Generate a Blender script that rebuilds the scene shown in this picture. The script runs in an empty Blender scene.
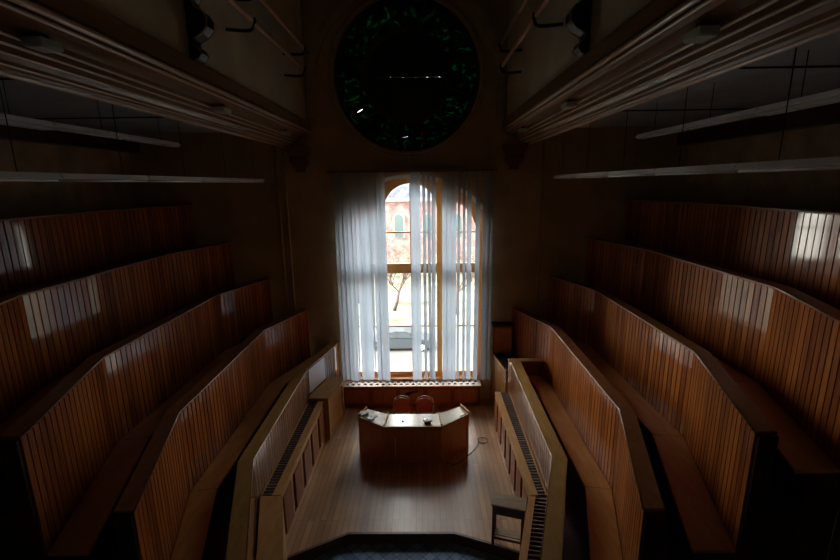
import bpy, bmesh, math, random
from mathutils import Vector, Matrix
from mathutils.geometry import tessellate_polygon
random.seed(11)
scene = bpy.context.scene
COL = scene.collection
PI = math.pi

# ------------------------------------------------------------------ materials
def new_mat(name):
    m = bpy.data.materials.new(name); m.use_nodes = True
    nt = m.node_tree
    b = nt.nodes['Principled BSDF']
    return m, nt, b

def ramp(nt, stops):
    r = nt.nodes.new('ShaderNodeValToRGB')
    e = r.color_ramp.elements
    e[0].position, e[0].color = stops[0][0], (*stops[0][1], 1)
    e[1].position, e[1].color = stops[-1][0], (*stops[-1][1], 1)
    for p, c in stops[1:-1]:
        k = e.new(p); k.color = (*c, 1)
    return r

def wood(name, dark, light, rough=.3, scale=(14, 14, 1.1), coat=0.0, board=False, spec=.5, coat_rough=.12):
    m, nt, b = new_mat(name)
    tc = nt.nodes.new('ShaderNodeTexCoord')
    mp = nt.nodes.new('ShaderNodeMapping'); mp.inputs['Scale'].default_value = scale
    nt.links.new(tc.outputs['Object'], mp.inputs['Vector'])
    n = nt.nodes.new('ShaderNodeTexNoise'); n.inputs['Scale'].default_value = 1.6
    n.inputs['Detail'].default_value = 6; n.inputs['Roughness'].default_value = .6
    n.inputs['Distortion'].default_value = .6
    nt.links.new(mp.outputs[0], n.inputs['Vector'])
    fac = n.outputs['Fac']
    if board:
        a = nt.nodes.new('ShaderNodeAttribute'); a.attribute_name = 'board'
        mx = nt.nodes.new('ShaderNodeMath'); mx.operation = 'MULTIPLY_ADD'
        nt.links.new(a.outputs['Fac'], mx.inputs[0]); mx.inputs[1].default_value = .34
        nt.links.new(fac, mx.inputs[2])
        m2 = nt.nodes.new('ShaderNodeMath'); m2.operation = 'SUBTRACT'
        nt.links.new(mx.outputs[0], m2.inputs[0]); m2.inputs[1].default_value = .17
        fac = m2.outputs[0]
    r = ramp(nt, [(.25, dark), (.75, light)])
    nt.links.new(fac, r.inputs[0])
    nt.links.new(r.outputs[0], b.inputs['Base Color'])
    b.inputs['Roughness'].default_value = rough
    b.inputs['Specular IOR Level'].default_value = spec
    b.inputs['Coat Weight'].default_value = coat
    b.inputs['Coat Roughness'].default_value = coat_rough
    return m

def plain(name, col, rough=.6, metal=0.0, noise=0.0, nscale=3.0, spec=.5):
    m, nt, b = new_mat(name)
    b.inputs['Base Color'].default_value = (*col, 1)
    b.inputs['Roughness'].default_value = rough
    b.inputs['Metallic'].default_value = metal
    b.inputs['Specular IOR Level'].default_value = spec
    if noise:
        tc = nt.nodes.new('ShaderNodeTexCoord')
        n = nt.nodes.new('ShaderNodeTexNoise'); n.inputs['Scale'].default_value = nscale
        n.inputs['Detail'].default_value = 5
        nt.links.new(tc.outputs['Object'], n.inputs['Vector'])
        r = ramp(nt, [(.3, tuple(c*(1-noise) for c in col)), (.7, tuple(min(1, c*(1+noise)) for c in col))])
        nt.links.new(n.outputs['Fac'], r.inputs[0]); nt.links.new(r.outputs[0], b.inputs['Base Color'])
    return m

M = {}
M['panel'] = wood('varnished_beadboard', (.20, .045, .008), (.58, .175, .032), .40, (16, 16, 1.0), .75, True, .12, coat_rough=.07)
M['panel_low'] = wood('pale_beadboard', (.20, .085, .028), (.40, .18, .06), .30, (16, 16, 1.0), 1.0, True, .2, coat_rough=.05)
M['cap'] = wood('ledge_wood', (.20, .068, .022), (.36, .14, .045), .42, (5, 2.0, 5), 0, spec=.3)
M['rail'] = wood('front_rail_wood', (.32, .165, .045), (.50, .28, .08), .42, (5, 1.6, 5), 0, spec=.3)
M['seat'] = wood('bench_seat_wood', (.50, .20, .05), (.72, .34, .095), .42, (6, 1.2, 6), 0, spec=.3)
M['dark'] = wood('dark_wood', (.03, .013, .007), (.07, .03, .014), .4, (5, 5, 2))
M['cab'] = wood('cabinet_wood', (.36, .17, .052), (.54, .28, .09), .42, (5, 1.6, 5), 0, spec=.3)
M['cabpanel'] = wood('cabinet_panel_wood', (.20, .06, .02), (.32, .11, .036), .45, (7, 7, 1.2), 0, spec=.2)
M['desk'] = wood('desk_wood', (.34, .11, .035), (.52, .20, .07), .3, (9, 9, 1.4), .3)
M['desktop'] = wood('worn_desk_top', (.40, .30, .19), (.55, .43, .28), .24, (2, 12, 4), .5, coat_rough=.2)
M['frame'] = wood('window_frame_wood', (.74, .33, .09), (.88, .45, .14), .38, (12, 12, 1.5), spec=.3)
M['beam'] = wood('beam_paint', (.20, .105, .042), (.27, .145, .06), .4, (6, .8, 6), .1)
M['ridge_highlight'] = wood('painted_ridge_highlight', (.62, .45, .29), (.74, .56, .38), .3, (6, .8, 6), .3)  # pale tone paints the light caught by beam beads and carved edges
M['plaster'] = plain('dingy_plaster', (.50, .36, .18), .85, noise=.16, nscale=1.6)
M['plaster_green'] = plain('olive_plaster', (.60, .54, .36), .85, noise=.12, nscale=1.3)
M['plaster_grey'] = plain('blue_grey_plaster', (.45, .50, .56), .85, noise=.12, nscale=1.3)
M['plaster_brown'] = plain('brown_plaster', (.48, .38, .23), .85, noise=.25, nscale=2.2)
M['reveal'] = plain('white_reveal', (.72, .70, .62), .8)
M['carve'] = wood('carved_dark_wood', (.02, .010, .006), (.05, .024, .012), .35, (5, 5, 2), spec=.25)
M['nosing'] = wood('worn_glint_edge_wood', (.45, .28, .17), (.62, .42, .28), .3, (5, 1.6, 5), .4)  # pale from wear, with the ledge edge's glint put into the colour
M['black'] = plain('black_top', (.015, .015, .017), .5)
M['iron'] = plain('black_iron', (.02, .02, .02), .45, .6)
M['lampgrey'] = plain('lamp_enamel', (.90, .93, .93), .35)
M['tube'] = plain('unlit_tube', (.75, .77, .76), .25)
M['box'] = plain('grey_green_enamel', (.55, .62, .54), .45)
M['white'] = plain('window_reflection_panel', (.88, .91, .96), .12)  # white stands in for the bright window mirrored in the left barrier
M['perf'] = plain('perforated_cover', (.50, .42, .38), .5)
M['copper'] = wood('rail_wood', (.45, .26, .13), (.58, .34, .17), .4, (8, 1, 8))
M['chairwood'] = wood('bentwood', (.30, .11, .04), (.46, .19, .07), .22, (8, 8, 8), .6)
M['chairred'] = plain('red_leatherette', (.48, .09, .06), .4)
M['porcelain'] = plain('white_enamel', (.9, .9, .92), .2)
M['paper'] = plain('white_paper', (.70, .72, .74), .6)
M['cord'] = plain('black_rubber', (.015, .015, .015), .5)
M['stool'] = wood('table_dark_wood', (.06, .028, .014), (.12, .055, .025), .4, (6, 6, 2))
M['stooltop'] = wood('table_top_wood', (.22, .15, .085), (.36, .25, .15), .35, (3, 9, 4), .2)

# parquet
def parquet():
    m, nt, b = new_mat('stage_floorboards')
    tc = nt.nodes.new('ShaderNodeTexCoord')
    mp = nt.nodes.new('ShaderNodeMapping'); mp.inputs['Rotation'].default_value = (0, 0, PI/2)
    nt.links.new(tc.outputs['Object'], mp.inputs['Vector'])
    br = nt.nodes.new('ShaderNodeTexBrick')
    br.inputs['Color1'].default_value = (.38, .19, .08, 1); br.inputs['Color2'].default_value = (.56, .31, .14, 1)
    br.inputs['Mortar'].default_value = (.14, .06, .025, 1); br.inputs['Scale'].default_value = 1
    br.inputs['Mortar Size'].default_value = .004; br.inputs['Brick Width'].default_value = 2.6
    br.inputs['Row Height'].default_value = .11; br.offset = .37; br.inputs['Bias'].default_value = 0
    nt.links.new(mp.outputs[0], br.inputs['Vector'])
    n = nt.nodes.new('ShaderNodeTexNoise'); n.inputs['Scale'].default_value = 1.1; n.inputs['Detail'].default_value = 6
    nt.links.new(tc.outputs['Object'], n.inputs['Vector'])
    r = ramp(nt, [(.3, (.72, .72, .72)), (.7, (1.15, 1.12, 1.08))])
    nt.links.new(n.outputs['Fac'], r.inputs[0])
    mx = nt.nodes.new('ShaderNodeMix'); mx.data_type = 'RGBA'; mx.blend_type = 'MULTIPLY'; mx.inputs[0].default_value = 1
    nt.links.new(br.outputs['Color'], mx.inputs[6]); nt.links.new(r.outputs[0], mx.inputs[7])
    nt.links.new(mx.outputs[2], b.inputs['Base Color'])
    r2 = ramp(nt, [(.3, (.30,)*3), (.7, (.44,)*3)]); nt.links.new(n.outputs['Fac'], r2.inputs[0])
    nt.links.new(r2.outputs[0], b.inputs['Roughness'])
    b.inputs['Coat Weight'].default_value = .3; b.inputs['Coat Roughness'].default_value = .17
    return m
M['floor'] = parquet()

def tiles():
    m, nt, b = new_mat('blue_diamond_tiles')
    tc = nt.nodes.new('ShaderNodeTexCoord')
    mp = nt.nodes.new('ShaderNodeMapping'); mp.inputs['Rotation'].default_value = (0, 0, PI/4)
    nt.links.new(tc.outputs['Object'], mp.inputs['Vector'])
    br = nt.nodes.new('ShaderNodeTexBrick'); br.offset = 0
    br.inputs['Color1'].default_value = (.06, .15, .32, 1); br.inputs['Color2'].default_value = (.20, .40, .70, 1)
    br.inputs['Mortar'].default_value = (.05, .08, .12, 1); br.inputs['Scale'].default_value = 1
    br.inputs['Mortar Size'].default_value = .008; br.inputs['Brick Width'].default_value = .16; br.inputs['Row Height'].default_value = .16
    nt.links.new(mp.outputs[0], br.inputs['Vector'])
    nt.links.new(br.outputs['Color'], b.inputs['Base Color']); b.inputs['Roughness'].default_value = .5
    return m
M['tiles'] = tiles()

def glass_pane():
    m = bpy.data.materials.new('window_glass'); m.use_nodes = True; nt = m.node_tree; nt.nodes.clear()
    o = nt.nodes.new('ShaderNodeOutputMaterial'); mx = nt.nodes.new('ShaderNodeMixShader')
    t = nt.nodes.new('ShaderNodeBsdfTransparent'); g = nt.nodes.new('ShaderNodeBsdfGlossy')
    t.inputs[0].default_value = (.95, .97, .96, 1); g.inputs['Roughness'].default_value = .02
    f = nt.nodes.new('ShaderNodeFresnel'); f.inputs[0].default_value = 1.3
    nt.links.new(f.outputs[0], mx.inputs[0]); nt.links.new(t.outputs[0], mx.inputs[1]); nt.links.new(g.outputs[0], mx.inputs[2])
    nt.links.new(mx.outputs[0], o.inputs[0]); return m
M['glass'] = glass_pane()

def slat_mat():
    m = bpy.data.materials.new('blind_fabric'); m.use_nodes = True; nt = m.node_tree; nt.nodes.clear()
    o = nt.nodes.new('ShaderNodeOutputMaterial')
    d = nt.nodes.new('ShaderNodeBsdfDiffuse'); d.inputs[0].default_value = (.58, .63, .70, 1)
    t = nt.nodes.new('ShaderNodeBsdfTranslucent'); t.inputs[0].default_value = (.33, .40, .49, 1)
    p = nt.nodes.new('ShaderNodeBsdfTransparent'); p.inputs[0].default_value = (.85, .90, .97, 1)
    m1 = nt.nodes.new('ShaderNodeMixShader'); m1.inputs[0].default_value = .52
    m2 = nt.nodes.new('ShaderNodeMixShader'); m2.inputs[0].default_value = .05
    nt.links.new(d.outputs[0], m1.inputs[1]); nt.links.new(t.outputs[0], m1.inputs[2])
    nt.links.new(m1.outputs[0], m2.inputs[1]); nt.links.new(p.outputs[0], m2.inputs[2])
    nt.links.new(m2.outputs[0], o.inputs[0]); return m
M['slat'] = slat_mat()

def stained():
    m = bpy.data.materials.new('green_stained_glass'); m.use_nodes = True; nt = m.node_tree; nt.nodes.clear()
    o = nt.nodes.new('ShaderNodeOutputMaterial')
    tc = nt.nodes.new('ShaderNodeTexCoord')
    v = nt.nodes.new('ShaderNodeTexVoronoi'); v.inputs['Scale'].default_value = 4.5
    n = nt.nodes.new('ShaderNodeTexNoise'); n.inputs['Scale'].default_value = 3.0; n.inputs['Detail'].default_value = 5; n.inputs['Distortion'].default_value = 2.5
    nt.links.new(tc.outputs['Object'], v.inputs['Vector']); nt.links.new(tc.outputs['Object'], n.inputs['Vector'])
    r = ramp(nt, [(.42, (.0008, .002, .0012)), (.56, (.001, .016, .008)), (.70, (.003, .08, .042))])
    nt.links.new(n.outputs['Fac'], r.inputs[0])
    mul = nt.nodes.new('ShaderNodeMix'); mul.data_type = 'RGBA'; mul.blend_type = 'MULTIPLY'; mul.inputs[0].default_value = .6
    nt.links.new(r.outputs[0], mul.inputs[6]); nt.links.new(v.outputs['Distance'], mul.inputs[7])
    t = nt.nodes.new('ShaderNodeBsdfTranslucent'); nt.links.new(mul.outputs[2], t.inputs[0])
    g = nt.nodes.new('ShaderNodeBsdfGlossy'); g.inputs['Roughness'].default_value = .15; g.inputs[0].default_value = (.3, .35, .33, 1)
    mx = nt.nodes.new('ShaderNodeMixShader'); mx.inputs[0].default_value = .05
    nt.links.new(t.outputs[0], mx.inputs[1]); nt.links.new(g.outputs[0], mx.inputs[2]); nt.links.new(mx.outputs[0], o.inputs[0])
    return m
M['stained'] = stained()

# ------------------------------------------------------------------ mesh helper
class B:
    def __init__(s):
        s.bm = bmesh.new(); s.lay = s.bm.faces.layers.float.new('board')
    def face(s, pts, board=.5):
        vs = [s.bm.verts.new(p) for p in pts]
        f = s.bm.faces.new(vs); f[s.lay] = board; return f
    def hexa(s, p, board=.5):   # 8 points: bottom 4 then top 4
        vs = [s.bm.verts.new(q) for q in p]
        for idx in ((0, 3, 2, 1), (4, 5, 6, 7), (0, 1, 5, 4), (1, 2, 6, 5), (2, 3, 7, 6), (3, 0, 4, 7)):
            f = s.bm.faces.new([vs[i] for i in idx]); f[s.lay] = board
    def box(s, x0, x1, y0, y1, z0, z1, board=.5):
        s.hexa([(x0, y0, z0), (x1, y0, z0), (x1, y1, z0), (x0, y1, z0), (x0, y0, z1), (x1, y0, z1), (x1, y1, z1), (x0, y1, z1)], board)
    def prism(s, pts, a, b, plane='xy'):
        """extrude 2-D polygon from a to b along the missing axis"""
        def P(u, v, w):
            return {'xy': (u, v, w), 'xz': (u, w, v), 'yz': (w, u, v)}[plane]
        tri = tessellate_polygon([[Vector((u, v, 0)) for u, v in pts]])
        A = [s.bm.verts.new(P(u, v, a)) for u, v in pts]; Bv = [s.bm.verts.new(P(u, v, b)) for u, v in pts]
        for t in tri:
            s.bm.faces.new([A[i] for i in t])[s.lay] = .5; s.bm.faces.new([Bv[i] for i in reversed(t)])[s.lay] = .5
        n = len(pts)
        for i in range(n):
            j = (i+1) % n
            s.bm.faces.new([A[i], A[j], Bv[j], Bv[i]])[s.lay] = .5
    def holed(s, loops, a, b, plane='xz'):
        def P(u, v, w):
            return {'xy': (u, v, w), 'xz': (u, w, v), 'yz': (w, u, v)}[plane]
        flat = [p for l in loops for p in l]
        tri = tessellate_polygon([[Vector((u, v, 0)) for u, v in l] for l in loops])
        A = [s.bm.verts.new(P(u, v, a)) for u, v in flat]; Bv = [s.bm.verts.new(P(u, v, b)) for u, v in flat]
        for t in tri:
            try:
                s.bm.faces.new([A[i] for i in t]); s.bm.faces.new([Bv[i] for i in reversed(t)])
            except ValueError: pass
        k = 0
        for l in loops:
            n = len(l)
            for i in range(n):
                j = (i+1) % n
                s.bm.faces.new([A[k+i], A[k+j], Bv[k+j], Bv[k+i]])
            k += n
    def tube(s, path, r, n=8, closed=False):
        path = [Vector(p) for p in path]; rings = []
        rr = r if isinstance(r, (list, tuple)) else [r]*len(path)
        N = len(path)
        for i, p in enumerate(path):
            if closed: d = path[(i+1) % N]-path[i-1]
            else: d = path[min(i+1, N-1)]-path[max(i-1, 0)]
            d.normalize()
            up = Vector((0, 0, 1)) if abs(d.z) < .95 else Vector((1, 0, 0))
            u = d.cross(up).normalized(); v = d.cross(u)
            rings.append([s.bm.verts.new(p+rr[i]*(u*math.cos(2*PI*k/n)+v*math.sin(2*PI*k/n))) for k in range(n)])
        for i in range(N if closed else N-1):
            a, b = rings[i], rings[(i+1) % N]
            for k in range(n):
                s.bm.faces.new([a[k], a[(k+1) % n], b[(k+1) % n], b[k]])[s.lay] = .5
        if not closed:
            s.bm.faces.new(list(reversed(rings[0]))); s.bm.faces.new(rings[-1])
    def lathe(s, prof, c=(0, 0, 0), n=20):
        rings = [[s.bm.verts.new((c[0]+r*math.cos(2*PI*k/n), c[1]+r*math.sin(2*PI*k/n), c[2]+z)) for k in range(n)] for r, z in prof]
        for a, b in zip(rings, rings[1:]):
            for k in range(n):
                s.bm.faces.new([a[k], a[(k+1) % n], b[(k+1) % n], b[k]])
        s.bm.faces.new(list(reversed(rings[0]))); s.bm.faces.new(rings[-1])
    def build(s, name, mat, parent=None, smooth=False, bevel=0, loc=None, keep=False):
        bm = s.bm
        if not keep: bmesh.ops.recalc_face_normals(bm, faces=bm.faces)
        if bevel:
            bmesh.ops.bevel(bm, geom=[e for e in bm.edges if len(e.link_faces) == 2 and e.calc_face_angle(0) > .6], offset=bevel, segments=2, affect='EDGES', clamp_overlap=True)
        off = Vector((0, 0, 0))
        if parent is not None:
            p = parent
            while p is not None: off += Vector(p.location); p = p.parent
        if loc is not None:
            l = Vector(loc)
        elif parent is None:
            cs = [v.co for v in bm.verts]
            l = Vector(((min(c.x for c in cs)+max(c.x for c in cs))/2, (min(c.y for c in cs)+max(c.y for c in cs))/2, min(c.z for c in cs)))
        else: l = off.copy()
        bmesh.ops.translate(bm, verts=bm.verts, vec=-l)
        me = bpy.data.meshes.new(name); bm.to_mesh(me); bm.free()
        me.materials.append(mat)
        if smooth:
            for pl in me.polygons: pl.use_smooth = True
        o = bpy.data.objects.new(name, me); COL.objects.link(o)
        o.location = l-off
        if parent is not None: o.parent = parent
        return o

def tag(o, label, cat, group=None, kind=None):
    o['label'] = label; o['category'] = cat
    if group: o['group'] = group
    if kind: o['kind'] = kind
    return o
def struct(o, label=None):
    o['kind'] = 'structure'
    if label: o['label'] = label
    return o
def thing(name, label, cat, loc, group=None):
    o = bpy.data.objects.new(name, None); COL.objects.link(o); o.location = loc; o.empty_display_size = .1
    return tag(o, label, cat, group)
def copy_tree(o, loc=None, parent=None):
    c = o.copy(); COL.objects.link(c); c.parent = parent
    if loc is not None: c.location = loc
    for ch in list(o.children): copy_tree(ch, None, c)
    return c

D = 11.41           # back wall
def arc(cx, cz, r, a0, a1, n):
    return [(cx+r*math.cos(math.radians(a0+(a1-a0)*i/n)), cz+r*math.sin(math.radians(a0+(a1-a0)*i/n))) for i in range(n+1)]

# ------------------------------------------------------------------ room shell
XC = .07; HW = 1.93; AR = 2.6; AZ = 6.24-AR
half = math.degrees(math.asin(HW/AR))
win_outer = [(XC-HW, .62), (XC+HW, .62)] + arc(XC, AZ, AR, 90-half, 90+half, 24)
RC = (.03, 8.57); RR = 1.78
b = B(); b.holed([[(-7.2, -.4), (7.2, -.4), (7.2, 12.2), (-7.2, 12.2)], win_outer, arc(RC[0], RC[1], RR, 0, 360-7.5, 47)], D, D+.5)
struct(b.build('wall_back', M['plaster']))
for s, nm in ((-1, 'left'), (1, 'right')):
    b = B(); b.box(s*7.0, s*7.2, -4, D, -.4, 8.4); struct(b.build('wall_'+nm, M['plaster_brown']))
    b = B(); b.box(s*6.72, s*6.999, -4, D, 6.85, 7.14); struct(b.build('trim_%d' % (1 if s < 0 else 2), M['dark']))
    b = B(); b.box(s*3.081, s*7.0, -4, D, 7.3, 7.45); struct(b.build('ceiling', M['plaster_grey']), 'low aisle ceiling')
    b = B(); b.box(s*2.45, s*2.75, -4, D, 7.5, 12.2); struct(b.build('wall_upper_'+nm, M['plaster_green']))
    # beam with run mouldings
    prof = [(2.50, 7.52), (2.40, 7.52), (2.38, 7.50), (2.38, 7.33), (2.42, 7.31), (2.42, 7.20), (2.46, 7.18), (2.64, 7.16), (2.645, 7.12), (2.70, 7.115),
            (2.70, 7.07), (2.76, 7.065), (2.765, 7.02), (2.81, 7.01), (2.83, 6.975), (2.97, 6.95), (2.99, 6.93), (3.05, 6.93), (3.08, 6.98), (3.08, 8.2), (2.76, 8.2), (2.76, 7.52)]
    b = B(); b.prism([(s*x, z) for x, z in prof], -4, D, 'xz')
    o = b.build('trim_%d' % (3 if s < 0 else 4), M['beam']); struct(o, 'moulded brown beam carrying the gallery wall')
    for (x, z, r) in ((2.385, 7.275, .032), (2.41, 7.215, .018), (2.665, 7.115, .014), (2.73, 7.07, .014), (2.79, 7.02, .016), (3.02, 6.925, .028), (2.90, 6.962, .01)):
        b = B(); b.tube([(s*x, -4, z), (s*x, 3, z), (s*x, D, z)], r, 8); c = b.build('bead_moulding', M['ridge_highlight'], o, smooth=True)  # bead colour carries the light reflected along the beam's ridges
b = B(); b.box(-7.2, 7.2, -4, -3.8, -.4, 12.2); struct(b.build('wall_front', M['plaster_green']))
b = B(); b.box(-2.8, 2.8, -4, D, 12.0, 12.2); struct(b.build('ceiling', M['plaster_grey']))

# floors
b = B(); b.box(-7.2, 7.2, -4, 7.2, -.5, -.19); struct(b.build('floor', M['tiles']), 'blue diamond tiled lower floor')
stage = [(-2.9, 5.6), (-1.93, 6.04), (-.97, 6.56), (.88, 6.56), (1.62, 6.28), (2.9, 5.7), (2.9, D), (-2.9, D)]
b = B(); b.prism(stage, -.2, 0); struct(b.build('floor', M['floor']), 'wooden stage floor')
b = B()
edge = [(-2.9, 5.6), (-1.93, 6.04), (-.97, 6.56), (.88, 6.56), (1.62, 6.28), (2.9, 5.7)]
for (x0, y0), (x1, y1) in zip(edge, edge[1:]):
    b.hexa([(x0, y0-.03, -.19), (x1, y1-.03, -.19), (x1, y1, -.19), (x0, y0, -.19), (x0, y0-.03, .006), (x1, y1-.03, .006), (x1, y1+.02, .006), (x0, y0+.02, .006)])
struct(b.build('trim_5', M['stool']), 'dark nosing along the stage step')

# ------------------------------------------------------------------ tiers
YF = 3.9; YW = D-.025
POLY = {0: [(1.97, YW), (2.17, 10.43), (2.38, 9.58), (2.34, 6.1), (1.60, YF)],
        1: [(2.78, YW), (3.37, 9.74), (3.30, 5.93), (2.66, YF)],
        2: [(3.73, YW), (4.34, 9.77), (4.34, 6.01), (3.67, YF)],
        3: [(4.67, YW), (5.20, 9.37), (5.22, 5.86), (4.58, YF)],
        4: [(5.60, YW), (6.04, 9.30), (6.05, 5.85), (5.44, YF)]}
ZT = {0: 1.75, 1: 2.67, 2: 3.54, 3: 4.53, 4: 5.51}
ZF = {0: 0, 1: .90, 2: 1.75, 3: 2.70, 4: 3.75, 5: 4.75}      # walkway in front of panel k
ZS = {1: 1.35, 2: 2.20, 3: 3.15, 4: 4.20}

def offset(poly, d):
    """move polyline sideways by d (positive = away from the room's middle), ends clipped on the end planes"""
    segs = []
    for (x0, y0), (x1, y1) in zip(poly, poly[1:]):
        dx, dy = x1-x0, y1-y0; L = math.hypot(dx, dy); nx, ny = -dy/L, dx/L
        if nx < 0: nx, ny = -nx, -ny
        segs.append(((x0+nx*d, y0+ny*d), (dx/L, dy/L)))
    def at_y(sg, y): (px, py), (dx, dy) = sg; return (px+(y-py)/dy*dx, y)
    out = [at_y(segs[0], poly[0][1])]
    for a, c in zip(segs, segs[1:]):
        (px, py), (ux, uy) = a; (qx, qy), (vx, vy) = c
        den = ux*vy-uy*vx
        t = ((qx-px)*vy-(qy-py)*vx)/den if abs(den) > 1e-6 else 0
        out.append((px+t*ux, py+t*uy) if abs(den) > 1e-6 else (qx, qy))
    out.append(at_y(segs[-1], poly[-1][1]))
    return out
def mir(poly, s): return [(s*x, y) for x, y in poly]

def beadboard(b, p0, p1, z0, z1, inward, w=.118):
    p0 = Vector((*p0, 0)); p1 = Vector((*p1, 0)); L = (p1-p0).length; u = (p1-p0)/L
    n = Vector((-u.y, u.x, 0));
    if n.dot(Vector((*inward, 0))) < 0: n = -n
    N = max(1, round(L/w)); ww = L/N
    for i in range(N):
        a = p0+u*ww*i; c = random.random(); g = .010
        ta, tb = random.uniform(-.0004, .0004), random.uniform(-.0004, .0004)
        t0 = .018+ta; t1 = .018+tb
        xs = [(0, 0), (g*.45, t0*.55), (g, t0), (ww-g, t1), (ww-g*.45, t1*.55), (ww, 0)]
        zz = [z0, z1]
        tv = random.uniform(-.001, .001)
        for j, ((x0, d0), (x1, d1)) in enumerate(zip(xs, xs[1:])):
            q = [a+u*x0+n*d0, a+u*x1+n*d1]
            b.face([(*q[0][:2], z0), (*q[1][:2], z0), (q[1].x+n.x*tv, q[1].y+n.y*tv, z1), (q[0].x+n.x*tv, q[0].y+n.y*tv, z1)], c if j == 2 else -.6)
    # backing
    o = n*-.045
    b.hexa([(p0.x, p0.y, z0), (p1.x, p1.y, z0), (p1.x+o.x, p1.y+o.y, z0), (p0.x+o.x, p0.y+o.y, z0),
            (p0.x, p0.y, z1), (p1.x, p1.y, z1), (p1.x+o.x, p1.y+o.y, z1), (p0.x+o.x, p0.y+o.y, z1)], .2)

def strip(b, A, C, z0, z1):
    """closed slab between two polylines"""
    b.prism(list(A)+list(reversed(C)), z0, z1)

side_name = {-1: 'left', 1: 'right'}
desc = {0: 'lowest front barrier with pale broad rail', 1: 'second bench tier up from the stage', 2: 'middle bench tier, third up from the stage',
        3: 'fourth bench tier up, second from the top', 4: 'topmost bench tier below the hanging lamps'}
for s in (-1, 1):
    for k in range(5):
        poly = POLY[k]
        if k == 0 and s == 1:
            poly = [(2.46, 10.05), (2.50, 9.87), (2.41, 6.13), (1.62, YF)]
        t = thing('bench_row', 'beadboard %s, %s side' % (desc[k], side_name[s]), 'bench', (s*poly[2][0], poly[2][1], 0 if k == 0 else ZF[k]), 'stepped bench rows')
        rows = mir(poly, s)
        zb = ZF[k] if k else 0
        mat = M['panel_low'] if k == 0 else M['panel']
        for i, (p0, p1) in enumerate(zip(rows, rows[1:])):
            bb = B(); beadboard(bb, p0, p1, zb+.001, ZT[k], (-s, 0)); bb.build('beadboard_panel', mat, t, keep=True)
        cw = .19 if k else .21
        inn, out = mir(offset(poly, -.022), s), mir(offset(poly, cw), s)
        if k == 0 and s == 1:
            pass
        bb = B(); strip(bb, inn, out, ZT[k], ZT[k]+.035); bb.build('ledge', M['rail'] if k == 0 else M['cap'], t, bevel=.008)
        nose = mir(offset(poly, -.024), s)
        bb = B(); bb.tube([(x, y, ZT[k]+.028) for x, y in nose], .009, 6); bb.build('nosing', M['nosing'], t, smooth=True)
        # bench seat standing in front of this panel
        if k:
            a1, a2 = mir(offset(poly, -.41 if k == 1 else -.45), s), mir(offset(poly, -.022), s)
            for i in range(3):
                bb = B(); bb.prism([a1[i], a1[i+1], a2[i+1], a2[i]], ZS[k]-.045, ZS[k]); bb.build('bench_seat', M['seat'], t, bevel=.006)
            c1, c2 = mir(offset(poly, -.31), s), mir(offset(poly, -.28), s)
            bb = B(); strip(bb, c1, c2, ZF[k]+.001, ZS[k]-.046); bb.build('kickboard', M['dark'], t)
            # dark end board closing the tier towards the cross aisle
            prev = POLY[k-1] if not (k == 1 and s == 1) else [(2.46, 10.05), (2.50, 9.87), (2.41, 6.13), (1.62, YF)]
            xa = offset(prev, .0)[-1][0]; xb = poly[-1][0]
            prof = [(xa, 0), (xb, 0), (xb, ZS[k]-.05), (xb-.36, ZS[k]-.05), (xb-.36, ZF[k]-.005), (xa+.02, ZF[k]-.005)]
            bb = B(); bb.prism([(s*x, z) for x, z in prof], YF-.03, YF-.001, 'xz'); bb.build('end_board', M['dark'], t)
        # panel supporting the outer edge of the ledge
        if k:
            bb = B(); x0 = poly[-1][0]
            bb.prism([(s*(x0+.0), ZF[k]), (s*(x0+.19), ZF[k]), (s*(x0+.19), ZT[k]), (s*x0, ZT[k])], YF-.028, YF-.001, 'xz'); bb.build('end_board', M['dark'], t)
    # stepped platforms
    for k in range(1, 6):
        A = mir(offset(POLY[k-1], .05), s)
        if k == 1 and s == 1:
            A = [(2.51, YW), (2.56, 9.87), (2.46, 6.1), (1.67, YF)]
        C = mir(offset(POLY[k], -.001) if k < 5 else [(6.999, YW), (6.999, 9), (6.999, 6), (6.999, YF)], s)
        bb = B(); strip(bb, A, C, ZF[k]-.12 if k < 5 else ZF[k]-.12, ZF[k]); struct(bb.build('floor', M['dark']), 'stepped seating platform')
    bb = B(); bb.box(s*5.6, s*7.0, YF-.04, YF-.001, -.19, 4.75); struct(bb.build('trim_%d' % (6 if s < 0 else 7), M['dark']))

# return board that closes the right front bench towards the window
# (belongs to the lowest right barrier)
r0 = [o for o in bpy.data.objects if o.name.startswith('bench_row') and 'lowest' in o.get('label', '') and 'right' in o['label']][0]
bb = B(); bb.box(2.50, 3.30, 10.03, 10.06, .92, 1.75); bb.build('return_board', M['panel_low'], r0)
bb = B(); bb.box(2.44, 3.29, 9.90, 10.09, 1.752, 1.787); bb.build('return_rail', M['rail'], r0, bevel=.006)

# right low corner cabinet, beadboard front with black top
t = thing('corner_cabinet', 'low beadboard cabinet with black top at foot of right benches beside window', 'cabinet', (2.45, 10.7, 0))
bb = B(); beadboard(bb, (2.25, D-.02), (2.42, 10.10), 0.002, 1.40, (-1, 0)); bb.build('beadboard_front', M['panel_low'], t, keep=True)
bb = B(); bb.prism([(2.22, D-.003), (2.40, 10.10), (2.74, 10.10), (2.74, D-.003)], 1.401, 1.43); bb.build('top', M['black'], t)
bb = B(); bb.prism([(2.215, D-.003), (2.395, 10.10), (2.425, 10.10), (2.245, D-.003)], 1.431, 1.455); bb.build('edge_strip', M['rail'], t)
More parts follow.
